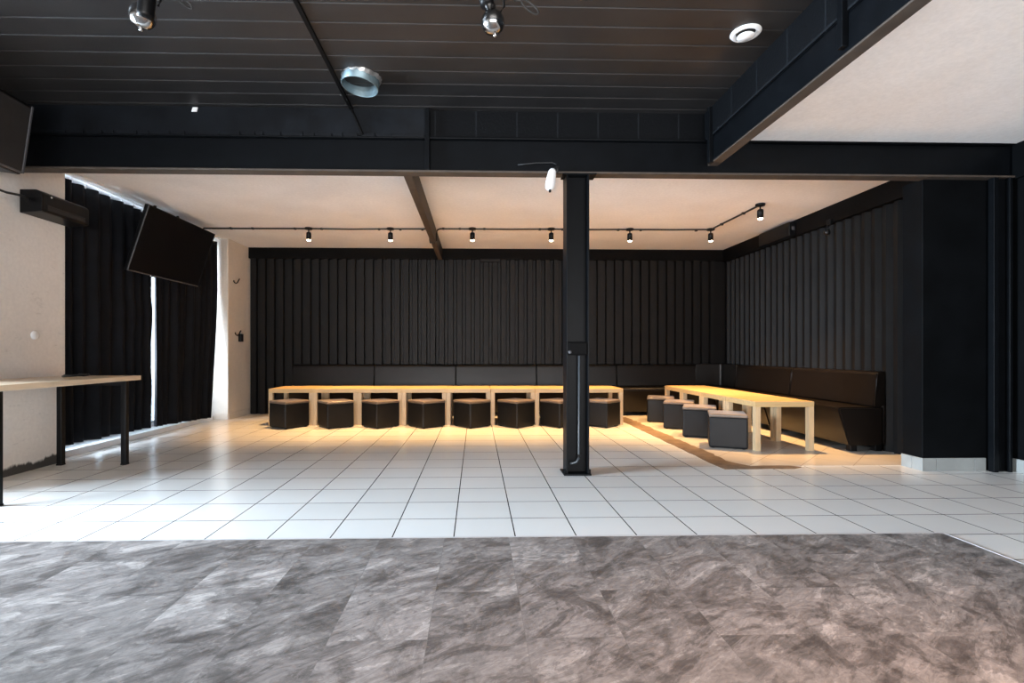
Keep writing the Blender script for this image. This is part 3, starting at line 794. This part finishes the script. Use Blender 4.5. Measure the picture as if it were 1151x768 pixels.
for x, lab in ((-1.262, 'small loop of black cable under the ceiling at the top left'), (0.235, 'small loop of pale edged cable under the ceiling at the top centre')):
    pts = [(x - .09 + .02, 2.2, 2.44)]
    for k in range(13):
        u = k / 12 * 1.85 * PI; pts.append((x + .0 + .045 * math.cos(u + 2.6) + .02 * math.sin(u), 2.2 + .012 * math.sin(u), 2.415 + .022 * math.sin(u + 2.6) - .02 * math.cos(u + 2.6)))
    pts += [(x - .03, 2.2, 2.47), (x - .02, 2.2, ZB + .002)]
    c = MB(); c.tube(pts, .0045, 8); tag(c.build('cable_loop', M['cable']), lab, 'cable', 'cable loops')
# strip along the ceiling and down the masonry
c = MB(); c.box(-.917, -.892, YW + .02, 3.668, ZB - .014, ZB, .002); c.tube([(-.905, 3.663, ZB - .006), (-.88, 3.664, 2.61), (-.82, 3.655, 2.475)], .010, 6)
tag(c.build('cable_strip', M['band']), 'dark strip across the ceiling boards running down to the steel beam', 'cable strip')
c = MB(); c.prism([(-2.045, 2.630), (-2.008, 2.630), (-2.000, 2.660), (-2.035, 2.660)], 3.664, 3.672, 'y', .001)
tag(c.build('paper_label', M['wplastic']), 'tiny white label on the black masonry below the boards', 'label')
# white sensor hanging under the beam
t = thing('hanging_sensor', 'white oval sensor hanging from a wire beside the column head', 'sensor', (.553, 3.645, 2.205))
a = MB(); a.lathe([(0, .03), (.018, .028), (.028, .012), (.034, -.04), (.036, -.085), (.030, -.115), (.016, -.130), (0, -.132)], 20, Matrix.Rotation(math.radians(10), 4, 'Y')); a.build('housing', M['wplastic'], t)
a = MB(); a.lathe([(0, 0), (.010, 0), (.009, -.022), (0, -.022)], 12, Matrix.Translation((-.018, -.01, -.122))); a.build('lens', M['plastic'], t)
a = MB(); a.tube([(0, 0, .025), (.028, .0, .045), (.030, .004, .065), (.0, .008, .078), (-.12, .008, .074), (-.25, .01, .060)], .004, 6); a.tube([(.033, .002, .0), (.040, .004, .05)], .010, 8); a.build('wire', M['cable'], t)
# conduit and box in the column web
t = thing('column_conduit', 'grey steel tube running down the web of the column', 'conduit', (.758, 3.69, .03))
a = MB(); a.tube([(0, 0, .845), (0, 0, .12), (-.003, 0, .085), (-.020, 0, .06), (-.045, 0, .052), (-.066, .0, .05)], .0085, 10); a.build('tube', M['greycable'], t)
a = MB(); a.box(-.014, .014, -.006, .032, .10, .115, .002); a.build('clip', M['plastic'], t)
t = thing('junction_box', 'black junction box in the column web above the grey tube', 'box', (.742, 3.69, .93))
a = MB(); a.box(-.070, .074, -.035, .032, -.052, .045, .006); a.build('housing', M['band'], t)
a = MB(); a.box(-.062, .066, -.040, -.035, -.044, .037, .003); a.build('cover', M['band'], t)
a = MB(); a.lathe([(0, .004), (.012, .003), (.013, 0), (0, 0)], 14, Matrix.Translation((-.058, -.040, -.03)) @ Matrix.Rotation(PI / 2, 4, 'X')); a.build('screw_cap', M['bezel'], t)
# black unit and sensor on the right-hand wall, black plate on the back wall
t = thing('wall_unit', 'long black box at ceiling height on the ribbed right wall', 'wall unit', (3.665, 5.66, 2.23))
a = MB(); a.box(-.085, 0, 0, .62, 0, .165, .01); a.build('housing', M['plastic'], t)
a = MB(); a.box(-.055, -.025, -.004, 0, .070, .110, .002); a.build('label_plate', M['bezel'], t)
t = thing('wall_sensor', 'small black sensor with a shiny lens on the ribbed right wall', 'sensor', (3.665, 5.10, 2.19))
a = MB(); a.box(-.03, 0, -.03, .03, .02, .08, .004); a.tube([(-.02, 0, .03), (-.045, -.01, -.03)], .008, 8); a.build('bracket', M['plastic'], t)
a = MB(); a.lathe([(0, .03), (.024, .025), (.032, .0), (.026, -.022), (0, -.032)], 18, Matrix.Translation((-.05, -.012, -.055))); a.build('lens', M['tv'], t)
t = thing('wall_bracket', 'flat black bracket below the board on the back wall', 'bracket', (.205, 7.375, 2.262))
a = MB(); a.box(-.145, .145, -.05, .0, -.045, .0, .004); a.build('plate', M['plastic'], t)

# ------------------------------------------------------------------ outdoors and light
mb = MB(); mb.box(-16, -3.86, -12, 14, -0.3, -0.02); mb.box(-3.86, 12, -14, -3.25, -.3, -.02)
struct(mb, 'ground', M['ground'], 'paved ground outside the windows', 'ground')
w = bpy.data.worlds.new('world'); SC.world = w; w.use_nodes = True
bg = w.node_tree.nodes['Background']; bg.inputs[0].default_value = (0.82, 0.90, 1.0, 1); bg.inputs[1].default_value = 2.0

def area(name, loc, target, sx, sy, power, col, spread=180):
    d = bpy.data.lights.new(name, 'AREA'); d.shape = 'RECTANGLE'; d.size = sx; d.size_y = sy; d.energy = power; d.color = col
    d.spread = math.radians(spread)
    o = bpy.data.objects.new(name, d); C.objects.link(o); o.location = loc
    dr = Vector(target) - Vector(loc); o.rotation_euler = dr.to_track_quat('-Z', 'Y').to_euler()
    return o
COOL = (0.69, 0.84, 1.0)
area('window_light', (-7.6, 2.0, 1.5), (0.0, 2.3, 1.0), 3.4, 2.4, 4100, COOL)
area('curtain_window_light', (-3.90, 5.47, 1.42), (-2.8, 5.47, 1.42), 2.4, 1.9, 380, COOL)
# added upward fill behind the camera, there to brighten the white ceilings
area('ceiling_fill_light', (0.2, -3.1, 0.7), (0.2, 3.0, 3.2), 6.0, 1.2, 215, (1.0, 0.97, 0.96), 110)
for x, y in ((1.0, 0.55), (1.7, 0.1)):
    ld = bpy.data.lights.new('bar_lamp_beam', 'SPOT'); ld.energy = 230; ld.color = (1.0, 0.52, 0.26)
    ld.spot_size = math.radians(90); ld.spot_blend = 1.0; ld.shadow_soft_size = 0.06
    lo = bpy.data.objects.new('bar_lamp_beam', ld); C.objects.link(lo); lo.location = (x, y, 2.44)
